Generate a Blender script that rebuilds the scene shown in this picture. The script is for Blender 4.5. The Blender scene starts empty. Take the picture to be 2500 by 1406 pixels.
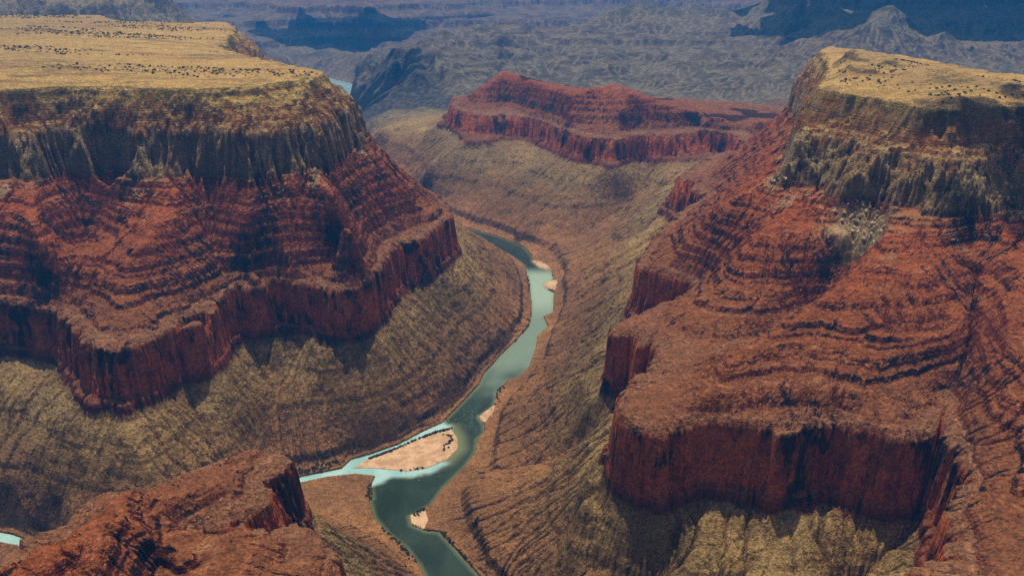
import bpy, math, random
import numpy as np

# ----------------------------------------------------------------- scale
# The valley is laid out in lengths of the viewpoint's height above the river (about 1.4 km);
# one Blender unit is 10 m.
K = 140.0
QUAL = 1.0
F, TH, CX, CY = 2000.0, math.radians(22.0), 1250.0, 703.0
SIN, COS = math.sin(TH), math.cos(TH)

def ss(x, a, b):
    t = np.clip((x - a) / (b - a), 0, 1)
    return t * t * (3 - 2 * t)

# gentle dip of the beds across the valley
def dipfield(x, y):
    return 0.032 * ss(x, 0.0, 0.3) * (1 - ss(y, 2.2, 3.2))

BX = np.array([-1, 0, .215, .333, .53, .72, 2.0]); BY1 = np.array([0, 0, .7, 1, .55, .15, .15]); BY2 = np.array([0, 0, 1, .25, 0, 0, 0])
def lift(strat, x, y):
    return strat + dipfield(x, y) * np.interp(strat, BX, BY1) + .024 * ss(y, 2.4, 3.0) * ss(x, -.6, -.2) * (1 - ss(y, 5, 6)) * np.interp(strat, BX, BY2)

def ground_point(px, py, strat):
    """where a sight line meets a given bed"""
    u = (px - CX) / F; v = (py - CY) / F
    z = strat
    for _ in range(6):
        t = (1 - z) / (SIN + v * COS)
        X = u * t; Y = (COS - v * SIN) * t
        z = float(lift(np.float64(strat), np.float64(X), np.float64(Y)))
    return X, Y

# bed levels (fractions of the height scale)
MB, RB, RT, HB, CT, RIM = .215, .236, .333, .540, .632, .725

# ----------------------------------------------------------------- strata profile
# S is the smooth erosion height, P(S) the real one: cliffs where hard beds crop out
_kS = [-.3, 0, .02, .026, .105, .109, .165, .168, .225, .229, .238, .252, .262, .45, .472, .487, .520, .535, .615, .9, 1.6]
_kP = [-.3, 0, .016, .034, .103, .112, .160, .166, .215, .230, .236, .326, .333, .540, .632, .656, .720, .726, .745, .86, 1.3]
SM = (np.array(_kS), np.array(_kP))
def inv_profile(p):
    return float(np.interp(p, SM[1], SM[0]))
def build_profile():
    s = np.linspace(-.3, 1.6, 40001)
    p = np.interp(s, *SM)
    rng = np.random.RandomState(5)
    def ledges(s, p, lo, hi, n, frac, strength):
        s0, s1 = np.interp([lo, hi], SM[1], SM[0])
        cuts = np.cumsum(rng.choice([.35, .5, .8, 1.3, 2.2], n) * rng.uniform(.8, 1.2, n)); cuts = np.concatenate([[0], cuts / cuts[-1]])
        ks, kp = [s0], [lo]
        for i in range(n):
            a, b = cuts[i], cuts[i + 1]
            w = b - a
            f = frac * rng.uniform(.7, 1.3)
            # slope first, then a small cliff
            ks.append(s0 + (s1 - s0) * (b - w * .16)); kp.append(lo + (hi - lo) * (b - w * f))
            ks.append(s0 + (s1 - s0) * b); kp.append(lo + (hi - lo) * b)
        q = np.interp(s, ks, kp)
        m = (s >= s0) & (s <= s1)
        p[m] = (1 - strength) * p[m] + strength * q[m]
    ledges(s, p, RT, HB, 22, .55, .92)
    q0 = p.copy(); ledges(s, p, RT + .004, HB - .003, 9, .5, .9); p[:] = .42 * p + .58 * q0
    ledges(s, p, .632, .720, 6, .45, .8)
    ledges(s, p, .034, .215, 6, .4, .5)
    ledges(s, p, .728, .80, 5, .4, .5)
    return s, p
PROF = build_profile()

# ----------------------------------------------------------------- control lines
CON = []     # arrays (n,3): X, Y, S
def L(level, pts, w=None):
    out = []
    for q in pts:
        lv = q[2] if len(q) > 2 else level
        X, Y = ground_point(q[0], q[1], lv)
        out.append((X, Y, inv_profile(lv), lv))
    CON.append(np.array(out, float))
def W(level, pts):
    CON.append(np.array([(q[0], q[1], inv_profile(q[2] if len(q) > 2 else level), q[2] if len(q) > 2 else level) for q in pts], float))

def D(pts):
    """far features: sight line (x, y) and the distance ahead at which it meets the ground"""
    out = []
    for px, py, Y in pts:
        u = (px - CX) / F; v = (py - CY) / F
        t = Y / (COS - v * SIN); z = 1 - t * (SIN + v * COS)
        out.append((u * t, Y, inv_profile(z), z))
    CON.append(np.array(out, float))

# river outlines
left_bank = [(1097,549),(1158,579),(1200,600),(1240,620),(1278,646),(1285,661),(1293,699),(1297,733),(1298,767),(1292,796),(1261,830),
             (1220,870),(1206,888),(1182,911),(1170,938),(1141,970),(1110,1002),(1080,1032)]
right_bank = [(1100,544),(1158,562),(1200,574),(1237,586),(1278,603),(1300,627),(1300,640),(1318,654),(1346,661),(1351,685),(1326,694),(1333,704),
              (1353,716),(1351,743),(1351,764),(1327,774),(1338,798),(1312,822),(1309,846),(1292,897),(1268,921),(1237,931),(1213,957),
              (1206,991),(1169,1018),(1182,1035),(1182,1056),(1165,1073),(1162,1103),(1135,1141),(1083,1192),(1053,1233),(1001,1261),
              (1005,1281),(1039,1295),(1073,1298),(1114,1342),(1169,1404),(1230,1480),(1300,1570)]
stream_far = [(1080,1032),(1036,1052),(971,1086),(902,1110),(858,1122),(834,1144),(800,1151),(740,1163),(690,1177)]
stream_near = [(690,1191),(740,1178),(800,1165),(868,1158),(916,1163)]
left_near = [(916,1163),(906,1185),(909,1216),(901,1223),(913,1264),(943,1301),(991,1339),(1022,1380),(1035,1406),(1070,1480),(1130,1570)]
g0 = lambda pts: [ground_point(x, y, 0.0) for x, y in pts]
lb, rb_, sf, sn, ln_ = g0(left_bank), g0(right_bank), g0(stream_far), g0(stream_near), g0(left_near)
hid_up_l = [(-.262,3.10),(-.42,3.40),(-.75,3.85),(-1.05,4.5)]
hid_up_r = [(-.25,3.17),(-.39,3.47),(-.70,3.95),(-.98,4.6)]
far_l = g0([(812,264),(833,250),(852,230)]) ; far_r = g0([(818,262),(842,250),(863,226)])
far2_l = [(-1.42,6.95),(-1.62,7.2),(-2.2,7.5),(-3.2,7.7)]; far2_r = [(-1.32,7.05),(-1.6,7.42),(-2.2,7.7),(-3.2,7.95)]
left_in = [(-.485,1.31),(-.53,1.20),(-.62,1.125),(-.74,1.115),(-.83,1.165)]
lf = g0([(116,1329),(70,1320),(34,1306),(0,1299),(-60,1290),(-250,1262),(-700,1210)])
lnr = g0([(-700,1235),(-250,1288),(-60,1315),(0,1324),(34,1331),(92,1341)])
left_in2 = [(-.825,1.14),(-.74,1.09),(-.62,1.10),(-.51,1.185),(-.463,1.31)]
RIVER = np.array(far2_l[::-1] + far_l[::-1] + hid_up_l[::-1] + lb + sf + left_in + lf + lnr + left_in2 + sn + ln_[1:] + rb_[::-1] + hid_up_r + far_r + far2_r)
isl = [(1102,1046),(1059,1056),(1039,1064),(971,1094),(902,1119),(861,1144),(919,1144),(991,1151),(1039,1144),(1090,1124),(1119,1095),(1117,1069)]
ISLAND = np.array(g0(isl))
for pl in (far2_l, far_l + [tuple(hid_up_l[-1])], hid_up_l + lb + sf + left_in + lf, lnr + left_in2 + sn + ln_[1:], rb_[::-1] + hid_up_r + far_r + far2_r):
    CON.append(np.array([(x, y, .004, .004) for x, y in pl]))
CON.append(np.array([(x, y, .006, .006) for x, y in ISLAND]))

# ---- left mesa
L(RIM, [(-700,235),(-300,228),(-40,222),(0,215),(100,206),(190,198),(280,196),(370,208),(480,208),(560,204),(640,194),(700,184),(770,178),(776,177),(735,170),(640,160),
        (634,166),(590,150),(540,138),(490,122),(470,108),(455,90),(440,79),(520,70),(546,100),(540,60),(530,53)])
W(RIM, [(-1.25,3.6),(-1.4,3.85),(-2.0,3.95),(-2.6,4.0),(-3.2,4.1),(-4.5,4.3)])
W(.75, [(-1.5,3.6),(-1.9,3.0),(-1.9,2.4)]); W(.76, [(-1.8,3.8),(-2.6,3.8),(-3.4,3.8)]); W(.745,[(-1.0,2.2),(-1.6,2.1),(-2.4,2.1)])
L(HB, [(-700,470),(-300,445),(-60,430),(0,428),(90,430),(150,415),(250,427),(340,434),(430,422),(520,420),(600,430),(690,420),(768,410),(800,402),(840,372),(885,345)])
W(HB, [(-.41,2.26),(-.45,2.45),(-.55,2.65),(-.8,2.8),(-1.0,3.1),(-1.02,3.4),(-1.05,3.65),(-1.25,4.05),(-1.6,4.25),(-2.4,4.35),(-3.2,4.4)])
L(CT, [(-700,345),(-300,335),(0,322),(150,313),(300,316),(430,320),(560,328),(640,320),(700,312),(780,300),(818,285)])
L(RT, [(-700,760),(-300,745),(-60,735),(0,736),(60,733),(110,735),(160,748),(190,765),(215,790),(232,805),(240,830),(262,838),(300,834),(360,820),(420,801),(480,785),(515,755),(532,735),
       (552,715),(575,700),(640,688),(720,690),(770,680),(810,668),(850,662),(880,668),(905,672),(918,645),(925,618),(940,596),(985,572),(1015,568),(1025,545),(1045,520),(1075,508),(1092,514)])
W(RT, [(-.184,2.24),(-.22,2.34),(-.33,2.52),(-.53,2.82),(-.75,3.25),(-.85,3.7),(-1.0,4.2),(-1.4,4.45),(-2.2,4.6),(-3.2,4.7)])
L(MB, [(-700,905),(-300,880),(-60,870),(0,860),(60,862),(120,880),(170,925),(200,985),(215,1001),(260,1005),(310,1003),(380,980),(450,935),(500,898),(540,866),(590,820),(640,800),
       (690,800),(740,812),(790,832),(840,834),(890,824),(915,800),(940,778),(975,727),(1010,705),(1060,690),(1075,665),(1100,640),(1130,625)])
W(MB, [(-.139,2.19),(-.155,2.28),(-.185,2.38),(-.28,2.6),(-.46,2.98),(-.65,3.45),(-.80,4.0),(-1.0,4.45),(-1.4,4.7),(-2.2,4.9)])
# spurs and gullies of the red ledges, left
L(0, [(445,425,HB),(400,520,.487),(345,600,.452),(300,680,.405),(272,765,.358)])
L(0, [(300,480,.478),(240,560,.425),(185,650,.365)])
L(0, [(90,430,HB),(75,540,.49),(90,600,.455),(60,680,.385)])
L(0, [(520,540,.442),(520,610,.395),(530,670,.362)])
L(0, [(768,412,HB),(828,475,.515),(860,560,.455),(905,645,.36)])
L(0, [(700,540,.448),(705,610,.40),(715,655,.365)])
L(0, [(610,432,HB),(600,520,.477),(610,610,.415),(635,660,.37)])
L(0, [(885,350,HB),(960,425,.47),(1030,485,.40),(1080,505,.335)])
# apron ridges and gullies, left bank
L(0, [(690,802,MB),(680,900,.15),(672,1000,.10),(670,1090,.045),(690,1130,.02)])
L(0, [(600,825,MB),(620,900,.165),(640,1000,.11),(655,1080,.05)])
L(0, [(310,1005,MB),(300,1075,.182),(330,1110,.165),(420,1190,.115)])
L(0, [(130,900,MB-.01),(60,1000,.165),(10,1150,.10),(-30,1250,.04)])
L(0, [(210,1003,MB),(130,1100,.14),(60,1215,.06)])
L(0, [(450,950,MB-.02),(480,1040,.155),(520,1110,.11),(560,1150,.085)])
L(0, [(800,840,MB),(840,930,.14),(880,1010,.08),(920,1070,.03)])
L(0, [(900,822,MB),(1000,880,.12),(1100,930,.06),(1150,945,.02)])
L(0, [(1010,708,MB),(1100,770,.12),(1200,810,.06),(1265,820,.02)])
L(0, [(1130,630,MB),(1180,660,.12),(1240,700,.06),(1280,715,.02)])
# near red crag at lower left
L(RT, [(657,1111),(612,1163),(600,1190),(606,1213),(545,1230),(493,1262),(452,1270)])
W(0, [(-.315,1.03,.235),(-.308,.96,.235),(-.300,.905,.235),(-.325,.882,.235),(-.355,.866,.235),(-.385,.845,.245),(-.41,.835,.29)])
W(0, [(-.29,.87,.235),(-.33,.85,.24),(-.37,.83,.25)])
W(RT, [(-.275,.832),(-.262,.83),(-.228,.79),(-.215,.70),(-.22,.4)])
W(MB, [(-.27,.865),(-.238,.86),(-.195,.80),(-.17,.70),(-.17,.4)])
L(RT, [(657,1111),(600,1108),(555,1130),(500,1155),(440,1180),(370,1203),(300,1212),(250,1242)])
W(MB, [(-.31,1.05),(-.355,1.06),(-.40,1.03),(-.45,1.0),(-.50,.97),(-.545,.945),(-.60,.93)])
L(0, [(625,1135,.338),(560,1165,.345),(470,1200,.356),(370,1215,.375),(310,1212,.392),(250,1250,.405)])
L(0, [(268,1258,.425),(340,1275,.42),(398,1290,.412)])
L(0, [(415,1296,.375),(405,1360,.362),(392,1406,.358),(380,1500,.352)])
L(0, [(440,1298,.374),(540,1314,.364),(620,1310,.354),(690,1321,.342),(770,1380,.336)])
L(0, [(268,1260,.425),(180,1320,.435),(100,1362,.445),(20,1402,.455),(-80,1450,.465)])
L(0, [(330,1300,.405),(250,1360,.42),(180,1420,.43)])
W(RT, [(-.52,.81),(-.56,.76),(-.58,.72),(-.64,.6),(-.7,.4)])
W(MB, [(-.60,.93),(-.65,.88),(-.70,.82),(-.84,.6),(-.9,.4)])
# ---- right mesa
L(RIM, [(2025,113),(2036,135),(2040,165),(2035,185),(2015,207),(2020,217),(2060,224),(2120,232),(2170,242),(2250,256),(2330,262),(2400,258),(2500,252),(2700,252),(3000,262)])
W(RIM, [(.996,2.67),(1.05,2.72),(1.12,2.5),(1.14,2.2),(1.17,2.05),(1.25,1.95),(1.4,1.92),(1.8,1.95)])
L(0, [(2062,112,.772),(2110,122,.770),(2180,145,.757),(2225,158,.742),(2285,163,.772),(2340,174,.765),(2388,190,.742),(2440,192,.760),(2500,196,.760)])
L(0, [(2060,218,.731),(2110,207,.733),(2150,190,.736),(2205,162,.739)]); L(0, [(2240,215,.755),(2300,205,.768),(2360,215,.757)]); L(0, [(2180,240,.731),(2260,235,.736),(2330,242,.735),(2390,225,.738)])
L(0, [(2060,150,.758),(2120,165,.757),(2150,175,.75)]); W(.765, [(1.25,1.76),(1.5,1.8)])
L(CT, [(1952,345),(1965,320),(2000,318),(2060,328),(2100,342),(2150,350),(2230,372),(2330,370),(2400,366),(2500,380),(2700,390)])
L(HB, [(1926,268),(1945,285),(1965,292),(1952,312),(1942,345),(1932,380),(1925,425),(1960,435),(2005,440),(2040,452),(2050,488),(2080,488),(2152,488),(2207,500),(2274,512),(2320,522),(2400,520),(2430,510),(2464,480),(2500,463),(2620,450),(2900,470)])
W(HB, [(.89,2.66),(.95,2.85),(1.2,2.85),(1.35,2.6),(1.4,2.3),(1.6,2.2)])
L(RT, [(1776,371),(1754,402),(1738,416),(1711,423),(1692,427),(1678,434)])
W(RT, [(.777,2.85),(.95,3.05),(.95,3.35),(.87,3.47)])
L(RT, [(1702,687),(1640,665),(1595,650),(1578,646)])
W(RT, [(.302,1.73),(.33,1.82),(.40,1.97),(.50,2.15),(.58,2.27),(.57,2.42)])
W(MB, [(.262,1.72),(.30,1.86),(.37,2.02),(.46,2.2),(.53,2.3)])
L(MB, [(1706,537),(1660,538),(1615,542)])
W(MB, [(.45,2.5),(.52,2.7),(.70,2.92),(.85,3.1),(.85,3.3),(.8,3.37)])
L(MB, [(1525,794),(1544,794)])
W(MB, [(.30,1.665),(.345,1.615),(.37,1.595),(.345,1.565),(.29,1.53),(.24,1.47),(.185,1.435)])
L(RT, [(1702,687),(1694,715),(1688,723),(1659,738),(1630,750),(1606,762),(1568,782),(1554,800),(1501,799),(1474,819),(1500,818),(1554,806),(1580,826),(1616,836),(1648,853),
       (1648,862),(1620,897),(1590,937),(1545,962),(1515,990),(1506,1032),(1545,1046),(1611,1046),(1646,1020),(1734,1028),(1862,1036),(1928,1055),(1985,1030),(2038,1014),(2110,1046),(2148,1055),(2214,1067),(2262,1040),(2300,990),
       (2335,1030),(2375,1100),(2385,1160),(2365,1230),(2350,1300),(2335,1400),(2320,1500)])
L(MB, [(1436,960),(1480,966),(1530,966)])
W(MB, [(.235,1.30),(.2,1.24),(.155,1.19),(.122,1.13),(.115,1.07)])
L(MB, [(1480,1188),(1510,1215),(1541,1244),(1607,1257),(1664,1235),(1730,1210),(1840,1228),(1928,1219),(2060,1228),(2121,1250),(2190,1262),(2238,1262),(2275,1290),(2262,1350),(2250,1420),(2240,1500)])
# ridges / gullies of the red ledges, right
L(0, [(2160,500,.535),(2165,590,.505),(2110,655,.475),(2000,737,.44),(1870,832,.41),(1780,885,.385),(1700,925,.352),(1620,970,.338)])
L(0, [(2050,470,.54),(1990,495,.52),(1860,575,.475),(1790,640,.43),(1730,682,.375),(1704,690,RT+.004)])
L(0, [(1860,455,.53),(1790,490,.50),(1740,515,.46),(1690,590,.40),(1640,625,.355),(1590,652,RT)])
L(0, [(2110,650,.43),(2070,690,.385),(1960,770,.345),(1800,862,.332),(1690,865,RT)])
L(.435, [(1800,630),(1900,640),(2000,645),(2080,650)])
L(.375, [(1700,730),(1780,742),(1880,752),(1940,757)])
L(.475, [(1862,576),(1950,583),(2080,590),(2130,590)])
L(.487, [(1950,545),(2050,552),(2130,558)])
L(.395, [(1775,892),(1827,849),(1923,846),(2019,856),(2111,839),(2180,842),(2270,835),(2340,820)])
L(.425, [(2080,800),(2162,808),(2299,800),(2367,772)])
L(.47, [(2150,668),(2250,680),(2374,622)])
L(0, [(2430,515,HB),(2395,600,.48),(2385,700,.44),(2380,800,.405),(2360,900,.365),(2310,985,RT)])
L(.366, [(1720,960),(1850,932),(2000,940),(2150,945),(2250,915)])
L(0, [(2500,560,.51),(2470,700,.47),(2450,800,.44),(2480,900,.41)])
L(0, [(2600,900,.43),(2500,930,.41),(2420,1000,.375),(2380,1060,.345)])
L(0, [(2600,1130,.39),(2520,1170,.375),(2450,1220,.352),(2410,1300,.34)])
L(0, [(2300,995,.31),(2290,1090,.27),(2265,1180,.24),(2225,1290,.205),(2150,1380,.165),(2040,1470,.12)])
L(0, [(1960,320,CT),(1900,340,.47),(1820,380,.41),(1770,385,.35)])
L(0, [(1930,272,.53),(1890,290,.44),(1850,300,.38),(1800,296,.365)])
# apron ridges, right bank
L(0, [(1480,970,MB),(1400,1010,.13),(1300,1060,.06),(1200,1090,.02)])
L(0, [(1541,1246,MB),(1440,1280,.135),(1300,1330,.07),(1180,1370,.02)])
L(0, [(1478,1188,MB),(1380,1190,.12),(1250,1210,.06),(1120,1190,.015)])
L(0, [(1440,1080,.12),(1330,1130,.06),(1200,1150,.02)])
L(0, [(1525,796,MB),(1440,830,.11),(1380,850,.055),(1330,850,.02)])
L(0, [(1435,960,MB),(1400,935,.14),(1330,935,.06),(1290,930,.02)])
L(0, [(1560,700,.16),(1480,720,.10),(1400,740,.05)])
L(0, [(1730,1212,MB),(1700,1310,.185),(1600,1406,.135),(1500,1500,.07)])
L(0, [(1620,1260,MB),(1550,1330,.165),(1450,1420,.10)])
L(0, [(1930,1222,MB),(1900,1330,.185),(1830,1420,.155),(1760,1500,.12)])
L(0, [(1615,545,MB),(1540,580,.12),(1430,620,.05),(1350,650,.015)])
# ---- red butte in the middle
L(RT, [(1120,259),(1156,271),(1200,270),(1230,264),(1242,272),(1256,268),(1290,284),(1350,300),(1379,311),(1444,332),(1500,334),(1523,331),(1540,321),(1600,322),(1668,317),(1716,312),(1752,306)])
W(RT, [(-.27,4.05),(-.22,4.25),(.1,4.35),(.4,4.25),(.7,4.15),(1.0,4.0),(1.3,3.8),(1.5,3.3),(1.6,2.9)])
L(MB, [(1094,315),(1127,331),(1137,353),(1190,350),(1240,342),(1283,342),(1336,363),(1400,392),(1470,408),(1500,414),(1548,397),(1640,396),(1752,394)])
W(MB, [(-.36,4.0),(-.33,4.3),(.1,4.5),(.5,4.42),(.9,4.3),(1.3,4.1),(1.6,3.8),(1.8,3.4),(1.9,3.0)])
L(0, [(1185,212,.428),(1210,194,.455),(1228,174,.487),(1237,169,.494),(1250,176,.484),(1270,189,.468),(1340,212,.462),(1400,226,.466),(1432,221,.475),(1447,211,.492),(1500,208,.495),(1530,216,.488),(1560,236,.465),(1600,251,.44),(1700,272,.40),(1800,291,.38)])
L(0, [(1185,212,.428),(1160,236,.385),(1128,256,.34)])
L(0, [(1390,228,.465),(1395,280,.39),(1385,305,.338)])
L(0, [(1510,216,.485),(1520,270,.42),(1520,320,.338)])
# apron of the butte down to the river
L(0, [(1130,335,MB),(1060,390,.16),(1000,430,.13),(1050,480,.07),(1090,525,.02)])
L(0, [(1300,350,MB),(1240,430,.13),(1180,490,.07),(1150,540,.02)])
L(0, [(1480,412,MB),(1400,470,.14),(1300,540,.07),(1260,580,.02)])
L(0, [(1640,400,MB),(1600,470,.14),(1480,560,.07),(1350,620,.02)])
L(0, [(1560,400,MB-.01),(1570,470,.12),(1500,520,.08),(1400,590,.03)])
# ---- pale bench and grey country beyond
L(0, [(900,285,.165),(960,272,.178),(1050,268,.182),(1108,276,.185)])
L(0, [(915,318,.16),(1000,310,.17),(1090,318,.175)])
L(0, [(930,335,.155),(935,362,.14),(960,385,.14)])
W(0, [(-.75,4.3,.04),(-.6,4.0,.03),(-.5,3.75,.03)])
L(0, [(1020,174,.345),(992,160,.34),(968,143,.375),(1000,153,.36),(1040,158,.345)])
L(0, [(968,143,.375),(985,190,.25),(960,230,.18)]); L(0, [(1020,174,.345),(1015,215,.25),(1030,250,.19)])
L(0, [(1020,178,.33),(950,200,.25),(900,245,.12),(860,290,.02)])
L(0, [(968,148,.36),(930,170,.26),(880,215,.1),(850,240,.02)])
L(0, [(1040,185,.31),(1080,225,.23),(1115,270,.19)])
L(0, [(920,150,.22),(890,160,.19),(860,195,.06)])
D([(1040,158,5.5),(1070,113,6.4),(1141,99,6.75),(1206,86,6.9),(1244,88,6.9),(1414,90,6.85),(1450,86,6.8)])
D([(1075,128,6.1),(1141,122,6.25),(1312,130,6.2),(1390,111,6.35),(1619,113,6.3),(1821,116,6.2),(1974,133,6.0),(2080,150,5.7)])
D([(1080,141,6.07),(1141,136,6.22),(1312,144,6.17),(1390,126,6.32),(1619,128,6.27),(1821,131,6.17),(1974,148,5.97)])
L(0, [(1180,215,.22),(1350,205,.225),(1560,230,.2),(1700,270,.19),(1850,290,.2),(1900,265,.21)])
W(.2, [(.3,4.7),(.9,4.6),(1.5,4.5),(2.0,4.2),(2.4,3.6),(2.6,2.8)])
D([(1450,86,6.8),(1482,70,6.95),(1496,32,7.1),(1540,23,7.2),(1575,9,7.25),(1605,27,7.2),(1640,35,7.2),(1690,14,7.25),(1740,31,7.2),(1782,42,7.25),(1830,30,7.15),(1880,0,7.1),(1930,-30,7.1)])
D([(1478,84,6.88),(1500,58,7.02),(1540,50,7.05),(1580,40,7.08),(1640,54,7.05),(1700,42,7.08),(1785,62,7.08),(1860,40,6.98),(1950,30,6.9)])
D([(1470,104,6.6),(1560,100,6.65),(1640,104,6.6),(1700,97,6.65),(1780,108,6.6),(1850,100,6.6),(1950,112,6.4)])
W(.26, [(.8,8.4),(1.3,8.1),(2.0,7.95),(2.5,7.9)]); W(.30, [(.9,9.9),(1.6,9.7),(2.6,9.7),(3.1,9.6)])
D([(1990,170,5.2),(2200,180,5.15),(2400,186,5.1),(2500,186,5.1),(2900,190,5.1)])
D([(1980,110,5.85),(2080,96,5.6),(2150,84,5.5),(2230,94,5.6),(2300,110,5.85),(2400,108,5.9),(2500,104,5.9),(2900,106,5.9)])
D([(2100,74,5.66),(2122,46,5.72),(2160,41,5.74),(2205,46,5.72),(2226,76,5.66)]); D([(2110,60,6.0),(2160,62,6.0),(2220,58,6.0)])
D([(2000,62,6.1),(2060,56,6.1)]); D([(2270,62,6.0),(2400,60,6.02),(2500,58,6.02),(2900,58,6.02)])
D([(2000,34,6.5),(2200,30,6.5),(2400,32,6.45),(2900,32,6.45)]); D([(1960,-10,6.62),(2200,-14,6.6),(2500,-14,6.55),(2900,-14,6.55)])
# ---- far left wall behind the plateau
W(0, [(-6,6.25,.98),(-3.8,6.15,.98),(-3.0,6.12,.96),(-2.6,6.15,.85),(-2.45,6.2,.70)])
W(0, [(-6,6.05,.70),(-3.8,5.95,.70),(-3.2,5.95,.69),(-2.75,5.9,.66),(-2.5,5.95,.60),(-2.3,6.1,.48)])
W(0, [(-6,5.85,.54),(-3.8,5.75,.54),(-3.2,5.72,.53),(-2.7,5.65,.50),(-2.4,5.7,.42),(-2.1,5.8,.30),(-1.8,5.9,.17),(-1.65,6.0,.1)])
W(0, [(-6,5.4,.40),(-3.4,5.3,.40),(-2.5,5.1,.33),(-1.9,5.2,.19),(-1.6,5.4,.1)])
W(0, [(-2.3,6.4,.44),(-2.2,6.9,.25),(-2.3,7.2,.1)])
# ---- blue far country
L(0, [(560,140,.16),(640,150,.1),(760,190,.03)])
L(0, [(700,85,.25),(680,105,.16),(720,140,.07),(830,185,.03)])
L(0, [(720,92,.20),(860,110,.09),(900,150,.04)])
L(0, [(735,66,.32),(800,62,.33),(900,72,.32),(955,68,.32)])
L(0, [(735,92,.23),(850,88,.22),(960,90,.23),(1000,110,.17)])
L(0, [(740,110,.16),(850,135,.07),(1000,135,.07)])
L(0, [(1000,95,.15),(1060,100,.13),(1200,75,.2),(1240,70,.22)])
L(0, [(560,75,.2),(620,55,.32),(680,30,.42),(760,38,.4)])
L(0, [(760,38,.39),(860,20,.45),(900,50,.36)])
L(0, [(1000,60,.31),(1150,60,.3),(1300,62,.27),(1450,66,.25)])
L(0, [(1000,45,.35),(1150,45,.34),(1300,48,.30),(1450,52,.28)])
W(0, [(-8,13,.5),(-4,12.6,.49),(0,13,.49),(3,13.5,.49),(8,14,.5)])
W(0, [(-14,15.3,.76),(-4,15,.75),(0,15.4,.75),(4,15.6,.75),(14,16,.76)])
W(0, [(-18,19,.9),(0,19,.9),(18,19,.9)])
W(0, [(6,8.8,.84),(4.5,9,.8),(3.4,9,.74)])
W(0, [(-8,9,.8),(-5,8.8,.72),(-4,8.6,.5),(-3.4,8.4,.3)])

# ----------------------------------------------------------------- grids
AMAX, B0, B1 = .98, math.log(.5), math.log(20.0)
def solve_field(col, soft):
    levels = [(49, 93), (99, 187), (197, 373), (393, 745)]
    f = None
    for li, (na, nb) in enumerate(levels):
        num = np.zeros((nb, na)); den = np.zeros((nb, na))
        da, db = 2 * AMAX / (na - 1), (B1 - B0) / (nb - 1)
        for c in CON:
            for i in range(len(c) - 1):
                p, q = c[i], c[i + 1]
                d = math.hypot(q[0] - p[0], q[1] - p[1]) / max(.3, min(p[1], q[1]))
                n = max(2, int(d / da * 2.5))
                t = np.linspace(0, 1, n)[:, None]
                w = p + (q - p) * t
                a = w[:, 0] / w[:, 1]; b = np.log(np.maximum(w[:, 1], .3))
                ia = np.rint((a + AMAX) / da).astype(int); ib = np.rint((b - B0) / db).astype(int)
                ok = (ia >= 0) & (ia < na) & (ib >= 0) & (ib < nb)
                np.add.at(num, (ib[ok], ia[ok]), w[ok, col]); np.add.at(den, (ib[ok], ia[ok]), 1)
        fixed = den > 0
        val = np.where(fixed, num / np.maximum(den, 1), 0)
        if f is None:
            f = np.full((nb, na), .2)
        else:
            f = resample(f, nb, na)
        f = np.where(fixed, val, f)
        r = (da / db) ** 2
        k = 1 / (2 + 2 * r)
        for it in range((900, 400, 200, 120)[li]):
            g = np.pad(f, 1, mode='edge')
            n_ = k * (g[1:-1, :-2] + g[1:-1, 2:] + r * (g[:-2, 1:-1] + g[2:, 1:-1]))
            f = np.where(fixed, val, n_)
    keep = np.where(np.linspace(B0, B1, nb)[:, None] > math.log(2.7), .3, 1.0)
    for _ in range(soft):   # soften the creases along the control lines
        g = np.pad(f, 1, mode='edge')
        f = f * (1 - keep) + keep * ( .5 * f + .125 * (g[1:-1, :-2] + g[1:-1, 2:] + g[:-2, 1:-1] + g[2:, 1:-1]))
    return f

def cubic_axis(f, idx, axis):
    n = f.shape[axis]
    i = np.clip(np.floor(idx).astype(int), 0, n - 1); t = idx - i
    def take(k):
        return np.take(f, np.clip(i + k, 0, n - 1), axis=axis)
    w0 = -.5 * t + t * t - .5 * t ** 3; w1 = 1 - 2.5 * t * t + 1.5 * t ** 3
    w2 = .5 * t + 2 * t * t - 1.5 * t ** 3; w3 = -.5 * t * t + .5 * t ** 3
    sh = (-1, 1) if axis == 0 else (1, -1)
    return sum(take(k) * w.reshape(sh) for k, w in ((-1, w0), (0, w1), (1, w2), (2, w3)))
def resample(f, nb, na):
    return cubic_axis(cubic_axis(f, np.linspace(0, f.shape[0] - 1, nb), 0), np.linspace(0, f.shape[1] - 1, na), 1)

def _hash(ix, iy, seed):
    h = (ix.astype(np.uint32) * np.uint32(374761393) + iy.astype(np.uint32) * np.uint32(668265263) + np.uint32(seed * 974711 + 12345))
    h = (h ^ (h >> np.uint32(13))) * np.uint32(1274126177)
    h ^= h >> np.uint32(16)
    return h
def gnoise(x, y, seed=0):
    x = x.astype(np.float32); y = y.astype(np.float32)
    ix = np.floor(x).astype(np.int32); iy = np.floor(y).astype(np.int32)
    fx = x - ix; fy = y - iy
    u = fx * fx * fx * (fx * (fx * 6 - 15) + 10); v = fy * fy * fy * (fy * (fy * 6 - 15) + 10)
    def g(dx, dy):
        a = _hash(ix + dx, iy + dy, seed).astype(np.float32) * np.float32(2 * math.pi / 4294967296.0)
        return np.cos(a) * (fx - dx) + np.sin(a) * (fy - dy)
    a0 = g(0, 0); a0 += u * (g(1, 0) - a0)
    a1 = g(0, 1); a1 += u * (g(1, 1) - a1)
    return (a0 + v * (a1 - a0)) * 1.45
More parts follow.
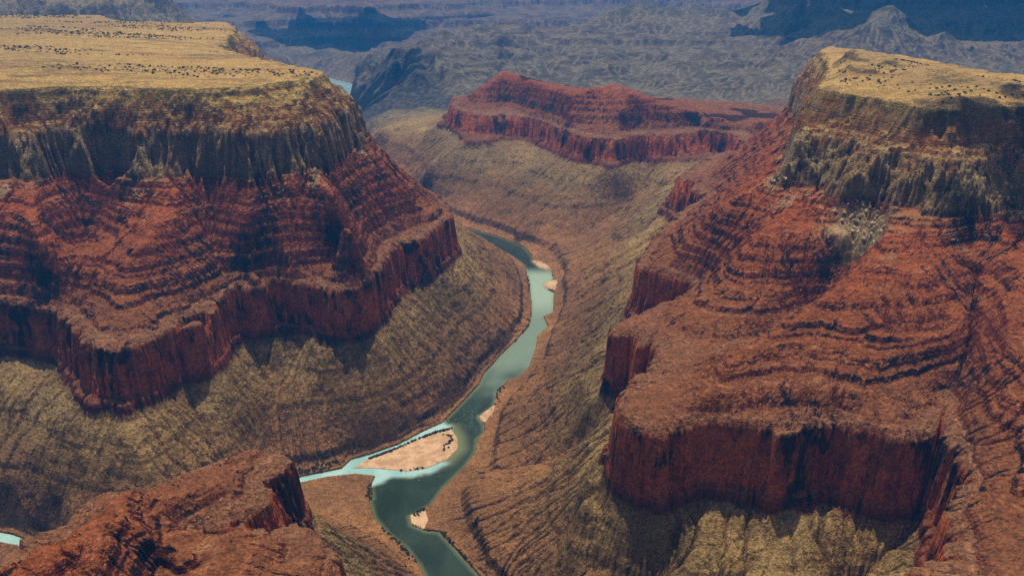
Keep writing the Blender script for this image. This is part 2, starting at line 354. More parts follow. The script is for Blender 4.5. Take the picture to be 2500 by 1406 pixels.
def fbm(x, y, f0, octs, seed, gain=.5, ridged=False):
    s = 0; a = 1.0; tot = 0
    for o in range(octs):
        n = gnoise(x * f0 + 17.3 * o, y * f0 - 9.1 * o, seed + o)
        if ridged:
            n = 1 - 2 * np.abs(n)
        s = s + a * n; tot += a; a *= gain; f0 *= 2.03
    return s / tot

def erode(S, X, Y, iters, kf, m=.42):
    """stream-power incision with the drainage re-routed on every pass"""
    nb, na = S.shape
    N = nb * na
    ye = np.maximum(1, Y / 2.6).ravel()
    cell = (np.gradient(X, axis=1) * np.gradient(Y, axis=0)).ravel() / ye ** 2
    idx = np.arange(N).reshape(nb, na)
    offs = [(-1, -1), (-1, 0), (-1, 1), (0, -1), (0, 1), (1, -1), (1, 0), (1, 1)]
    for it in range(iters):
        best = np.zeros((nb, na)); rec = idx.copy(); dist = np.ones((nb, na))
        for dy, dx in offs:
            ys = slice(max(0, dy), nb + min(0, dy)); yd = slice(max(0, -dy), nb + min(0, -dy))
            xs = slice(max(0, dx), na + min(0, dx)); xd = slice(max(0, -dx), na + min(0, -dx))
            d = np.hypot(X[ys, xs] - X[yd, xd], Y[ys, xs] - Y[yd, xd])
            sl = (S[yd, xd] - S[ys, xs]) / d
            b = best[yd, xd]; mk = sl > b
            b[mk] = sl[mk]
            r = rec[yd, xd]; r[mk] = idx[ys, xs][mk]
            q = dist[yd, xd]; q[mk] = d[mk]
        rec = rec.ravel(); dist = dist.ravel()
        # depth of each cell in the drainage tree by pointer jumping
        depth = (rec != np.arange(N)).astype(np.int32); jump = rec.copy()
        for _ in range(13):
            depth = depth + depth[jump]; jump = jump[jump]
        order = np.argsort(depth, kind='stable'); ds = depth[order]
        bounds = np.searchsorted(ds, np.arange(ds[-1] + 2))
        A = cell.copy()
        for lv in range(ds[-1], 0, -1):
            c = order[bounds[lv]:bounds[lv + 1]]
            A += np.bincount(rec[c], A[c], N) if len(c) > 20000 else 0
            if len(c) <= 20000:
                np.add.at(A, rec[c], A[c])
        f = kf * np.minimum(A, .08) ** m / dist * ye
        s = S.ravel().copy()
        for lv in range(1, ds[-1] + 1):
            c = order[bounds[lv]:bounds[lv + 1]]
            s[c] = (s[c] + f[c] * s[rec[c]]) / (1 + f[c])
        S = s.reshape(nb, na)
        g = np.pad(S, 1, mode='edge')
        S = .94 * S + .015 * (g[1:-1, :-2] + g[1:-1, 2:] + g[:-2, 1:-1] + g[2:, 1:-1])
    return S, A.reshape(nb, na)

def poly_dist(x, y, poly):
    """signed distance, positive outside"""
    d = np.full(x.shape, 1e9); inside = np.zeros(x.shape, bool)
    n = len(poly)
    for i in range(n):
        x0, y0 = poly[i]; x1, y1 = poly[(i + 1) % n]
        ex, ey = x1 - x0, y1 - y0
        t = np.clip(((x - x0) * ex + (y - y0) * ey) / max(ex * ex + ey * ey, 1e-12), 0, 1)
        d = np.minimum(d, (x - x0 - t * ex) ** 2 + (y - y0 - t * ey) ** 2)
        if y0 != y1:
            c = ((y0 > y) != (y1 > y)) & (x < ex * (y - y0) / ey + x0)
            inside ^= c
    d = np.sqrt(d)
    return np.where(inside, -d, d)

import time
_t0 = time.time()
def tick(s):
    print('%.1fs %s' % (time.time() - _t0, s))

base = solve_field(2, 7); zbase = solve_field(3, 5); tick('base')
EN = (1300, 760)
ea = np.linspace(-AMAX, AMAX, EN[1]); eb = np.linspace(B0, B1, EN[0])
EY = np.exp(eb)[:, None] * np.ones(EN[1])[None]; EX = ea[None] * EY
S0 = resample(base, *EN)
slope_w = ss(S0, .0, .06)
plate = ss(S0, .45, .50)
YE = np.maximum(1, EY / 3.0); LX = EX * .7
far = ss(EY, 3.4, 6)
nz = .008 * fbm(EX, EY, 3.0, 3, 3) + .008 * fbm(EX, EY, 9, 4, 11, ridged=True) + .006 * fbm(EX, EY, 34, 3, 21)
g0x = np.gradient(S0, axis=1) / np.gradient(EX, axis=1); g0y = np.gradient(S0, axis=0) / np.gradient(EY, axis=0)
nz *= np.clip(np.hypot(g0x, g0y) * 1.6, .30, 1.0)
nz = nz + far * (.045 * fbm(LX, EY * .6, 2.4, 6, 131, ridged=True) + .016 * fbm(LX, EY * .7, 10, 4, 141))
nz += .011 * ss(S0, .03, .08) * ss(S0, .225, .19) * fbm(EX, EY, 7, 4, 15, ridged=True)
nz += .011 * ss(S0, .26, .29) * ss(S0, .45, .42) * (1 - far) * fbm(EX, EY, 5.5, 4, 25, ridged=True)
nz *= slope_w * (1 - .45 * plate - .4 * ss(S0, .51, .535))
Se, AREA = erode(S0 + nz, EX, EY, 8, .026)
drop = np.clip(S0 + nz - Se, 0, .06); dmax = .012 + .004 * ss(S0, .06, .14) * ss(S0, .24, .2) + .007 * ss(S0, .265, .29) * ss(S0, .455, .43) + .05 * far
drop = dmax * np.tanh(drop / dmax)
Se = S0 + nz - drop * (1 - .85 * plate)
tick('eroded')

# fine grid
na = int(1500 * QUAL)
def bsamples():
    out = [B0]; 
    while out[-1] < B1:
        y = math.exp(out[-1])
        out.append(out[-1] + (.00135 * (1 + max(0, y - 1.6) * .35)) / QUAL if y < 6 else out[-1] + .0042 / QUAL)
    return np.array(out)
fb = bsamples(); nb = len(fb)
fa = np.linspace(-AMAX, AMAX, na)
def fine(f):
    return cubic_axis(cubic_axis(f, (fb - B0) / (B1 - B0) * (EN[0] - 1), 0), (fa + AMAX) / (2 * AMAX) * (EN[1] - 1), 1)
Yf = np.exp(fb)[:, None] * np.ones(na)[None]; Xf = fa[None] * Yf
S = fine(Se); Zl = fine(resample(zbase, *EN) + 1.2 * (Se - S0)); flow = fine(np.log(AREA))
tick('fine %dx%d' % (nb, na))
dr = np.full(S.shape, 9.0); rows = (Yf[:, 0] > .7) & (Yf[:, 0] < 8.2)
low = rows[:, None] & (S < .08)
dr[low] = poly_dist(Xf[low], Yf[low], RIVER)
di = np.full(S.shape, 9.0)
lo2 = low & (np.abs(Xf) < .5) & (Yf < 2)
di[lo2] = poly_dist(Xf[lo2], Yf[lo2], ISLAND)
tick('river')
# buttresses and alcoves where the hard beds crop out
bump_at = lambda c, w: np.exp(-((S - c) / w) ** 2)
near_w = 1 - ss(Yf, 4.0, 4.6)
S = S + near_w * bump_at(.248, .022) * .015 * (fbm(Xf, Yf, 11, 5, 201, ridged=True) + .15)
S = S + near_w * bump_at(.462, .026) * .016 * (fbm(Xf, Yf, 13, 4, 211, ridged=True) + .1)
S = S + near_w * bump_at(.505, .024) * .015 * (fbm(Xf, Yf, 10, 4, 221, ridged=True) + .1)
# fine relief
amp = ss(S, .01, .05) * (1 - .7 * ss(S, .515, .54))
gs = np.hypot(np.gradient(S, axis=1) / np.gradient(Xf, axis=1), np.gradient(S, axis=0) / np.gradient(Yf, axis=0))
amp = amp * np.clip(gs * 1.2, .15, 1.2)
S = S + amp * (.0026 * fbm(Xf, Yf, 60, 3, 41, ridged=True) + .0014 * fbm(Xf, Yf, 190, 2, 51))
S = S + ss(S, .53, .55) * (.032 * fbm(Xf * .45, Yf, 5, 4, 61) + .006 * fbm(Xf * .5, Yf, 30, 3, 66))
gully_far = ss(Yf, 3.4, 6)
S = S + gully_far * amp * .008 * fbm(Xf, Yf, 22, 4, 91, ridged=True)
lw = .020 * fbm(Xf, Yf, 2.2, 3, 303) * ss(S, .26, .29) * ss(S, .45, .42)
Pz = np.interp(S + lw, *PROF) - (np.interp(S + lw, *SM) - np.interp(S, *SM)); Psm = np.interp(S, *SM)
mixl = ss(fbm(Xf, Yf, 5, 4, 71), -.55, .15)
mixa = ss(fbm(Xf, Yf, 8, 4, 73), -.1, .45)
P = Psm + (Pz - Psm) * np.where(S < .225, mixa, mixl)
grey = ss(Yf + .12 * fbm(Xf, Yf, 3, 2, 81), 4.3, 4.75) * (1 - ss(Yf, 7.0, 8.5)) * ss(fa[None] + 0 * Yf, -.27, -.20)
shale = np.maximum(grey, np.maximum(.8 * ss(Yf, 7.5, 9), .75 * ss(Yf, 4.5, 4.8)))
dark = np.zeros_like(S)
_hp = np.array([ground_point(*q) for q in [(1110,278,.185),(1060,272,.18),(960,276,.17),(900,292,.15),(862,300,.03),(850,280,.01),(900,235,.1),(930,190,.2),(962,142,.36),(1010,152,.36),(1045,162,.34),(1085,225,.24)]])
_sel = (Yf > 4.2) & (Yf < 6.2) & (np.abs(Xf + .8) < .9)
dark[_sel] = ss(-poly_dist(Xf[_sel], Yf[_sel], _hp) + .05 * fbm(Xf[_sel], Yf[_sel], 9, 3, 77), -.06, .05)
Zb = fine(resample(zbase, *EN)); wz = np.maximum(.8 * dark, .7 * ss(fa[None] + 0 * Yf, .0, .05) * ss(Yf, 5.6, 6.0) * (1 - ss(Yf, 9, 10)))
Zl = Zl + (Zb - Zl) * wz
openland = ss(Yf + .12 * fbm(Xf, Yf, 3, 2, 81), 4.4, 4.9) * np.maximum(ss(fa[None] + 0 * Yf, -.27, -.20), ss(Yf, 4.9, 5.4))
calm = 1 - .72 * ss(Xf / Yf, .06, .16) * (1 - ss(Yf, 8.2, 9.5))
rough = .016 * fbm(Xf, Yf, 6, 4, 43, ridged=True) + (ss(Yf, 6.6, 8.0) * .075 * calm) * (fbm(Xf * .8, Yf, .85, 5, 243, ridged=True) + .15)
rough += .085 * ss(Yf, 4.6, 5.4) * (1 - ss(Yf, 6.6, 8)) * fbm(Xf, Yf, 2.2, 5, 253, ridged=True)
zz = Zl + rough * ss(Zl, .02, .12) * (1 - .85 * dark) * (1 - .45 * wz)
kz = [-.2, .0, .12, .20, .212, .33, .342, .45, .465, .60, .615, .72, 1.2]; kp = [-.2, .0, .075, .155, .235, .285, .37, .40, .485, .53, .64, .70, 1.2]
zt = np.interp(zz, kz, kp)
P = P + (zz + (zt - zz) * .6 * ss(Yf, 7.4, 8.2) - P) * openland
Z = lift(P, Xf, Yf)
# water bed and bars
lowb = .0035 + np.minimum(dr, .05) * .28 + .0012 * fbm(Xf, Yf, 120, 2, 5)
Z = np.where(low, np.where(dr > 0, np.maximum(np.minimum(Z, lowb + np.maximum(0, dr - .008 - .010 * fbm(Xf, Yf, 14, 3, 55)) * 2.0), .0015 + dr * .05), -.004 - np.minimum(-dr, .02) * .2), Z)
Z = np.where(di < 0, np.minimum(.0012 - di * .10, .0035 + .0006 * fbm(Xf, Yf, 60, 2, 9)), Z)
tick('heights')

# ----------------------------------------------------------------- mesh writer
def grid_mesh(name, mask, attrs):
    q = np.argwhere(mask)
    r, c = q[:, 0], q[:, 1]
    quad = np.stack([r * na + c, r * na + c + 1, (r + 1) * na + c + 1, (r + 1) * na + c], 1)
    used, inv = np.unique(quad, return_inverse=True)
    inv = inv.reshape(quad.shape).astype(np.int32)
    me = bpy.data.meshes.new(name)
    me.vertices.add(len(used))
    co = np.stack([Xf.ravel()[used], Yf.ravel()[used], Z.ravel()[used]], 1) * K
    me.vertices.foreach_set('co', co.astype(np.float32).ravel())
    me.loops.add(inv.size); me.loops.foreach_set('vertex_index', inv.ravel())
    me.polygons.add(len(inv))
    me.polygons.foreach_set('loop_start', np.arange(0, inv.size, 4, dtype=np.int32))
    me.polygons.foreach_set('use_smooth', np.ones(len(inv), bool))
    for k, v in attrs.items():
        at = me.attributes.new(k, 'FLOAT', 'POINT'); at.data.foreach_set('value', v.ravel()[used].astype(np.float32))
    me.update(calc_edges=True)
    return me

C = bpy.context.scene.collection
# ----------------------------------------------------------------- materials
class NT:
    def __init__(self, name):
        self.m = bpy.data.materials.new(name); self.m.use_nodes = True
        self.t = self.m.node_tree; self.b = self.t.nodes['Principled BSDF']
    def N(self, kind, **kw):
        n = self.t.nodes.new(kind)
        for k, v in kw.items():
            setattr(n, k, v)
        return n
    def put(self, sock, v):
        if isinstance(v, bpy.types.NodeSocket):
            self.t.links.new(v, sock)
        elif isinstance(v, tuple) and len(v) == 3 and sock.type == 'RGBA':
            sock.default_value = (*v, 1)
        else:
            sock.default_value = v
    def math(self, op, a, b=0.0, c=0.0, clamp=False):
        n = self.N('ShaderNodeMath', operation=op, use_clamp=clamp)
        for i, v in enumerate((a, b, c)):
            self.put(n.inputs[i], v)
        return n.outputs[0]
    def add(self, a, b): return self.math('ADD', a, b)
    def mul(self, a, b): return self.math('MULTIPLY', a, b)
    def step(self, x, lo, hi, a=0.0, b=1.0):
        n = self.N('ShaderNodeMapRange', interpolation_type='SMOOTHSTEP')
        for i, v in enumerate((x, lo, hi, a, b)):
            self.put(n.inputs[i], v)
        return n.outputs[0]
    def mix(self, f, a, b, mode='MIX'):
        n = self.N('ShaderNodeMix', data_type='RGBA', blend_type=mode)
        n.clamp_factor = True
        self.put(n.inputs[0], f); self.put(n.inputs[6], a); self.put(n.inputs[7], b)
        return n.outputs[2]
    def attr(self, name):
        return self.N('ShaderNodeAttribute', attribute_name=name).outputs['Fac']
    def noise(self, vec, scale, detail=3.0, rough=.55, dim='3D', w=None, out='Fac'):
        n = self.N('ShaderNodeTexNoise', noise_dimensions=dim)
        n.inputs['Scale'].default_value = scale; n.inputs['Detail'].default_value = detail; n.inputs['Roughness'].default_value = rough
        if vec is not None: self.put(n.inputs['Vector'], vec)
        if w is not None: self.put(n.inputs['W'], w)
        return n.outputs[out]
    def ramp(self, x, stops, interp='LINEAR'):
        n = self.N('ShaderNodeValToRGB'); cr = n.color_ramp; cr.interpolation = interp
        for i, (p, c) in enumerate(stops):
            e = cr.elements[i] if i < 2 else cr.elements.new(p)
            e.position = p; e.color = (*c, 1)
        self.put(n.inputs[0], x)
        return n.outputs[0]
    def scale(self, vec, s):
        n = self.N('ShaderNodeVectorMath', operation='MULTIPLY'); self.put(n.inputs[0], vec); n.inputs[1].default_value = s
        return n.outputs[0]

def rock_material():
    T = NT('canyon_rock')
    geo = T.N('ShaderNodeNewGeometry'); pos = geo.outputs['Position']
    sep = T.N('ShaderNodeSeparateXYZ'); T.put(sep.inputs[0], geo.outputs['True Normal']); nzz = sep.outputs[2]
    st = T.attr('strat')
    big = T.noise(pos, .035, 3)
    med = T.noise(pos, .22, 4, .6)
    fin = T.noise(pos, 1.6, 4, .7); blk = T.noise(T.scale(pos, (.75, .75, 1.1)), 1.0, 3, .6)
    vor = T.N('ShaderNodeTexVoronoi', feature='F1', distance='CHEBYCHEV'); vor.inputs['Scale'].default_value = 1.0; T.put(vor.inputs['Vector'], T.scale(pos, (.42, .42, .30))); vord = vor.outputs['Distance']
    sj = T.add(st, T.add(T.mul(T.math('SUBTRACT', big, .5), .020), T.mul(T.math('SUBTRACT', med, .5), .012)))
    soil = T.ramp(sj, [(0, (0.388,0.206,0.0858)), (0.04, (0.33,0.175,0.0741)), (.10, (.30,.175,.075)), (.14, (.30,.20,.085)), (.18, (.36,.265,.115)), (.212, (.34,.235,.105)), (0.222, (0.233,0.0927,0.039)), (.318, (.27,.13,.06)), (.33, (.31,.155,.075)), (.338, (.28,.115,.05)),
                      (0.36, (0.291,0.108,0.039)), (0.44, (0.33,0.0979,0.0312)), (0.515, (0.427,0.113,0.0351)), (0.54, (0.388,0.185,0.078)), (0.565, (0.407,0.319,0.133)), (0.64, (0.446,0.309,0.117)), (0.66, (0.388,0.247,0.078)), (0.695, (0.485,0.35,0.101)), (.718, (.60,.40,.13)), (.733, (.62,.41,.135)), (.75, (.50,.345,.14)), (.80, (.57,.385,.155))])
    cliff = T.ramp(sj, [(0, (0.194,0.124,0.0624)), (0.05, (0.233,0.134,0.0663)), (0.1, (0.291,0.185,0.078)), (0.21, (0.32,0.216,0.0858)), (0.218, (0.194,0.0515,0.0312)), (0.24, (.45,.105,.04)), (0.3, (.52,.14,.045)), (0.328, (0.291,0.103,0.0429)), (0.36, (0.184,0.0464,0.025)), (0.44, (0.213,0.0464,0.0234)),
                       (0.53, (0.252,0.0721,0.0351)), (.546, (.38,.245,.11)), (.622, (.46,.31,.145)), (.64, (.42,.17,.06)), (.662, (.44,.23,.085)), (.685, (.38,.24,.10)), (0.715, (0.446,0.33,0.101))])
    steep = T.step(T.add(nzz, T.mul(T.math('SUBTRACT', med, .5), .3)), .74, .50)
    col = T.mix(steep, soil, cliff)
    # bedding lines
    bedn = T.noise(None, 1.0, 5, .75, '1D', w=T.add(T.mul(st, 430.0), T.mul(big, 2.0)))
    supai = T.mul(T.step(st, .325, .345), T.step(st, .545, .52))
    upper = T.mul(T.step(st, .63, .645), T.step(st, .73, .71))
    bedw = T.add(T.mul(T.add(supai, T.mul(upper, .9)), .75), .12)
    bed = T.step(bedn, .30, .68, .45, 1.5)
    col = T.mix(T.mul(bedw, T.add(.45, T.mul(steep, .55))), col, T.mix(1.0, col, T.N('ShaderNodeCombineColor').outputs[0] if False else bed, 'MULTIPLY'))
    col = T.mix(T.mul(T.mul(supai, T.step(bedn, .60, .66)), .55), col, (.52,.33,.20))
    # desert varnish and water streaks on the cliffs
    vs = T.noise(T.scale(pos, (.34, .34, .11)), 1.0, 6, .68)
    vl = T.noise(T.scale(pos, (.08, .08, .05)), 1.0, 3, .55)
    var = T.mul(T.mul(steep, T.step(T.add(vs, T.mul(vl, .9)), .96, 1.06)), T.mul(T.step(st, .20, .24, .45, .88), T.step(st, .535, .56, 1.0, .68)))
    col = T.mix(var, col, (.030,.026,.030))
    pst = T.mul(T.mul(steep, T.step(T.add(T.noise(T.scale(pos, (.28, .28, .10)), 1.0, 5, .68), T.mul(vl, .3)), .66, .74)), T.mul(T.step(st, .54, .56), T.step(st, .66, .635)))
    col = T.mix(T.mul(pst, .8), col, (.60,.47,.25))
    oru = T.mul(T.mul(steep, T.step(T.add(T.noise(T.scale(pos, (.16, .16, .14)), 1.0, 5, .66), T.mul(vl, -.4)), .34, .40)), T.mul(T.step(st, .585, .63), T.step(st, .72, .70)))
    col = T.mix(T.mul(oru, .75), col, (.60,.23,.065))
    ora = T.mul(T.mul(steep, T.step(T.add(T.noise(T.scale(pos, (.22, .22, .09)), 1.3, 5, .65), T.mul(vl, -.5)), .22, .30)), T.mul(T.step(st, .23, .245), T.step(st, .335, .32)))
    col = T.mix(T.mul(ora, .8), col, (.86,.23,.065))
    # pale scree spilling from the buff cliffs over the red ledges
    pale = T.mul(T.mul(T.step(T.noise(T.scale(pos, (.09, .09, .03)), 1.0, 4, .65), .53, .62), T.step(st, .45, .535)), T.mul(T.step(st, .575, .545), T.step(nzz, .5, .65)))
    col = T.mix(T.math('MAXIMUM', T.mul(pale, .75), T.attr('pale')), col, (.50,.38,.20))
    ol = T.mul(T.step(T.noise(T.scale(pos, (.05, .05, .05)), 1.0, 5, .62), .47, .57), T.mul(T.step(sj, .135, .165), T.step(sj, .216, .205)))
    col = T.mix(T.mul(T.mul(ol, T.step(T.attr('grey'), .4, .1)), .8), col, (.41,.31,.135))
    # wash debris in the gullies
    fl = T.step(T.add(T.attr('flow'), T.mul(T.math('SUBTRACT', med, .5), 2.0)), -8.6, -6.6)
    wash = T.mul(T.mul(fl, T.step(nzz, .45, .7)), T.step(st, .55, .5))
    col = T.mix(T.mul(wash, .45), col, T.mix(T.step(st, .19, .30), (.36,.215,.095), (.34,.17,.08)))
    patch = T.noise(pos, .016, 4, .6)
    col = T.mix(T.mul(T.step(st, .23, .20), .75), col, T.mix(1.0, col, T.mix(T.step(patch, .40, .62), (.72,.66,.62), (1.25,1.12,.95)), 'MULTIPLY'))
    # grey shales of the open country beyond
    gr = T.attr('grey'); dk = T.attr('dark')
    gband = T.noise(None, 1.0, 4, .7, '1D', w=T.add(T.mul(st, 38.0), T.mul(big, 1.5)))
    gcol = T.mix(T.step(T.add(T.mul(big, .7), T.mul(gband, .4)), .42, .66), (.085,.082,.058), (.21,.19,.125))
    gfl = T.step(T.add(T.attr('flow'), T.mul(T.math('SUBTRACT', med, .5), 1.5)), -9.6, -7.6)
    gcol = T.mix(T.mul(gfl, .7), gcol, (.33,.285,.19))
    gcol = T.mix(T.mul(steep, .85), gcol, (.10,.075,.065))
    col = T.mix(T.mul(gr, .9), col, gcol)
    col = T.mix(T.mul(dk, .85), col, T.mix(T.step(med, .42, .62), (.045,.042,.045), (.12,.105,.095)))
    # dry grass, bare ground and low ledges on the plateaus
    gp = T.noise(T.scale(pos, (.02, .07, .07)), 1.0, 5, .62)
    top = T.mul(T.step(st, .716, .724), T.step(gr, .5, .2))
    col = T.mix(T.mul(top, T.step(gp, .50, .64)), col, (.40,.25,.10))
    col = T.mix(T.mul(top, T.step(T.noise(T.scale(pos, (.05, .16, .16)), 1.0, 5, .7), .54, .66)), col, (.26,.20,.085))
    col = T.mix(T.mul(T.mul(top, T.step(nzz, .93, .80)), .8), col, (.14,.105,.06))
    # scrub specks and patchy weathering whose contrast also stands in for missing crevice shade
    sp = T.N('ShaderNodeTexVoronoi', feature='F1'); sp.inputs['Scale'].default_value = .8; T.put(sp.inputs['Vector'], pos)
    speck = T.mul(T.mul(T.step(sp.outputs['Distance'], .34, .20), T.step(T.noise(pos, .12, 2), .46, .60)), T.step(nzz, .55, .75))
    col = T.mix(T.mul(speck, .55), col, (.075,.065,.045))
    col = T.mix(.8, col, T.mix(1.0, col, T.step(T.add(T.mul(fin, .5), T.add(T.mul(med, .2), T.mul(blk, .3))), .38, .62, .45, 1.5), 'MULTIPLY'))
    T.put(T.b.inputs['Base Color'], col)
    T.b.inputs['Roughness'].default_value = .95; T.b.inputs['Specular IOR Level'].default_value = .15
    bp = T.N('ShaderNodeBump'); bp.inputs['Strength'].default_value = 1.0; bp.inputs['Distance'].default_value = 1.2
    T.put(bp.inputs['Height'], T.add(T.add(T.mul(fin, .8), T.mul(blk, T.add(.25, T.mul(steep, 1.4)))), T.add(T.mul(med, 2.2), T.mul(steep, T.add(T.mul(bedn, .9), T.mul(vord, 2.2))))))
    T.put(T.b.inputs['Normal'], bp.outputs[0])
    return T.m
m = rock_material()
pale = np.zeros_like(P)
for _pl in ([(2035,500,.535),(2090,488,.54),(2148,497,.537),(2165,555,.508),(2140,603,.487),(2078,578,.49),(2020,548,.50)], [(1925,438,.535),(1948,462,.525),(1915,482,.51),(1868,478,.495),(1885,452,.51)]):
    _p = np.array([ground_point(*q) for q in _pl]); _c = _p.mean(0)
    _s = (np.abs(Xf - _c[0]) < .25) & (np.abs(Yf - _c[1]) < .3)
    pale[_s] = np.maximum(pale[_s], ss(-poly_dist(Xf[_s], Yf[_s], _p) + .02 * fbm(Xf[_s], Yf[_s], 40, 3, 7), -.015, .015) * .9)
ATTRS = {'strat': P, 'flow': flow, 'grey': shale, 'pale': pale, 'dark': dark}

# ----------------------------------------------------------------- sand and water materials
def sand_material():
    T = NT('river_sand')
    pos = T.N('ShaderNodeNewGeometry').outputs['Position']
    a = T.noise(pos, .35, 4, .6); b = T.noise(pos, 2.2, 3, .6)
    col = T.mix(T.step(a, .38, .62), (.50,.31,.17), (.68,.46,.27))
    col = T.mix(T.mul(T.step(b, .60, .68), T.step(a, .50, .40)), col, (.16,.11,.06))
    T.put(T.b.inputs['Base Color'], col); T.b.inputs['Roughness'].default_value = .9
    return T.m
def water_material():
    T = NT('river_water')
    pos = T.N('ShaderNodeNewGeometry').outputs['Position']
    a = T.noise(T.scale(pos, (.10, .05, 1)), 1.0, 4, .6); rip = T.noise(pos, 2.4, 3, .6)
    milk = T.attr('milk'); sh = T.attr('shoal')
    deep = T.mix(T.step(a, .35, .65), (.020,.036,.020), (.036,.062,.038))
    deep = T.mix(T.attr('sky_glare'), deep, (.36,.50,.38))  # pale sky reflection on the middle reach, put into the water colour
    deep = T.mix(T.mul(sh, .8), deep, (.24,.27,.13))
    foam = T.mul(T.attr('rapid'), T.step(T.noise(pos, 1.1, 5, .75), .57, .66)); foam = T.mul(foam, .35)
    col = T.mix(milk, deep, T.mix(T.step(a, .4, .6), (.30,.56,.55), (.42,.68,.65)))
    col = T.mix(foam, col, (.75,.80,.75))
    T.put(T.b.inputs['Base Color'], col)
    T.b.inputs['Roughness'].default_value = .16; T.b.inputs['IOR'].default_value = 1.33
    bp = T.N('ShaderNodeBump'); bp.inputs['Strength'].default_value = .25; bp.inputs['Distance'].default_value = .25
    T.put(bp.inputs['Height'], T.add(rip, T.mul(a, 1.5))); T.put(T.b.inputs['Normal'], bp.outputs[0])
    return T.m
sand_m, water_m = sand_material(), water_material()

# ----------------------------------------------------------------- split the ground into landforms
def inside(poly, rmask=None):
    out = np.zeros(Xc.shape, bool)
    poly = np.array(poly)
    x0, x1, y0, y1 = poly[:, 0].min(), poly[:, 0].max(), poly[:, 1].min(), poly[:, 1].max()
    sel = (Xc >= x0) & (Xc <= x1) & (Yc >= y0) & (Yc <= y1)
    x, y = Xc[sel], Yc[sel]
    ins = np.zeros(x.shape, bool)
    for i in range(len(poly)):
        ax, ay = poly[i]; bx_, by_ = poly[(i + 1) % len(poly)]
        if ay != by_:
            ins ^= ((ay > y) != (by_ > y)) & (x < (bx_ - ax) * (y - ay) / (by_ - ay) + ax)
    out[sel] = ins
    return out
quadmean = lambda f: .25 * (f[:-1, :-1] + f[1:, :-1] + f[:-1, 1:] + f[1:, 1:])
Xc, Yc, Pc, Zc, Dc, Ic = map(quadmean, (Xf, Yf, P, Z, dr, di))
gp3 = lambda pts: [ground_point(*q) for q in pts]
butte_w = gp3([(1330,652,.01),(1480,572,.07),(1620,548,.20),(1690,500,.27),(1740,416,.333),(1776,371,.333),(1845,300,.375)])
butte_poly = [(.14,2.3)] + butte_w + [(1.6,2.7),(2.6,2.9),(2.3,3.6),(1.9,4.2),(1.3,4.4),(.5,4.62),(-.2,4.45),(-.40,4.1),(-.52,4.0),(-.66,3.92)] + hid_up_r[::-1][2:] + right_in if False else \
    butte_w + [(1.6,2.7),(2.6,2.9),(2.3,3.6),(1.9,4.2),(1.3,4.4),(.5,4.62),(-.2,4.45),(-.40,4.1),(-.60,3.9),(-.38,3.47),(-.25,3.17)] + rb_[:9]
left_poly = [(-.9,4.75),(-1.05,4.5),(-.75,3.85),(-.42,3.40),(-.262,3.10)] + lb + sf + left_in + lf + [(-9,1.2),(-9,4.9),(-2.2,4.95),(-1.3,4.85)]
crag_poly = lnr + left_in2 + sn + ln_[1:] + [(-.05,.3),(-3,.3),(-3,.9)]
hill_poly = gp3([(1120,285,.18),(1060,272,.18),(960,276,.17),(900,290,.15),(850,305,.02),(830,262,.005),(852,232,.005),(880,190,.08),(905,158,.2),(960,142,.36),(1010,150,.36),(1045,160,.34),(1090,230,.23)])
def box(f, r):
    for ax in (0, 1):
        c = np.cumsum(np.pad(f, [(r + 1, r) if k == ax else (0, 0) for k in (0, 1)], mode='edge'), axis=ax)
        n_ = f.shape[ax]; f = (np.take(c, range(2 * r + 1, 2 * r + 1 + n_), ax) - np.take(c, range(0, n_), ax)) / (2 * r + 1)
    return f
Pc = box(Pc, 4)
REG = np.zeros(Xc.shape, np.int8)
side = (Xc > np.interp(Yc, [p[1] for p in rb_[::-1]], [p[0] for p in rb_[::-1]])) & (Yc < 4.2)
REG[side] = 2
REG[inside(left_poly)] = 1
REG[inside(crag_poly)] = 4
REG[inside(butte_poly)] = 3
farreg = (REG == 0) | ((REG == 2) & (Yc > 3.2))
REG[farreg & (quadmean(grey) > .02) & (Yc > 4.0)] = 5
REG[(REG == 0) & (Yc > 4.6) & (Yc < 7) & (Xc / Yc < -.29) & (Pc > .13)] = 7
REG[(REG == 5) & (Yc > 7.0)] = 8
REG[(REG == 0) & (Yc > 7.6)] = 8
REG[inside(hill_poly) & (REG != 1) & (REG != 3)] = 6
bar_polys = {
 'pale sandbar spit on the river bend below the rapids': [(1212,978),(1168,1016),(1166,1024),(1184,1034),(1204,1012)],
 'pointed tan beach with a dark brush line at the lowest river bend': [(1036,1243),(1001,1261),(1005,1280),(1036,1294),(1046,1272)],
 'thin white sandbar beside the dark green upper reach': [(1185,590),(1210,600),(1244,608),(1238,613),(1212,610)],
 'pink gravel beach between the two river reaches under the butte': [(1272,640),(1290,636),(1322,642),(1349,662),(1318,657),(1284,651)],
 'small pink gravel bar pushed into the narrow bright reach': [(1322,693),(1338,688),(1362,690),(1356,712),(1334,706)],
 'small gravel spit on the left bank of the bright reach': [(1200,900),(1208,885),(1224,888),(1236,898),(1226,908)],
 'tan dry flat beside the milky side stream': [(690,1142),(690,1112),(725,1104),(770,1108),(780,1122),(740,1140)],
}
BAR = np.zeros(Xc.shape, np.int8)
BAR[Ic < .0005] = 1
for i, (lab, pl) in enumerate(bar_polys.items()):
    BAR[inside(g0(pl)) & (Dc > -.004) & (Zc < .03)] = i + 2

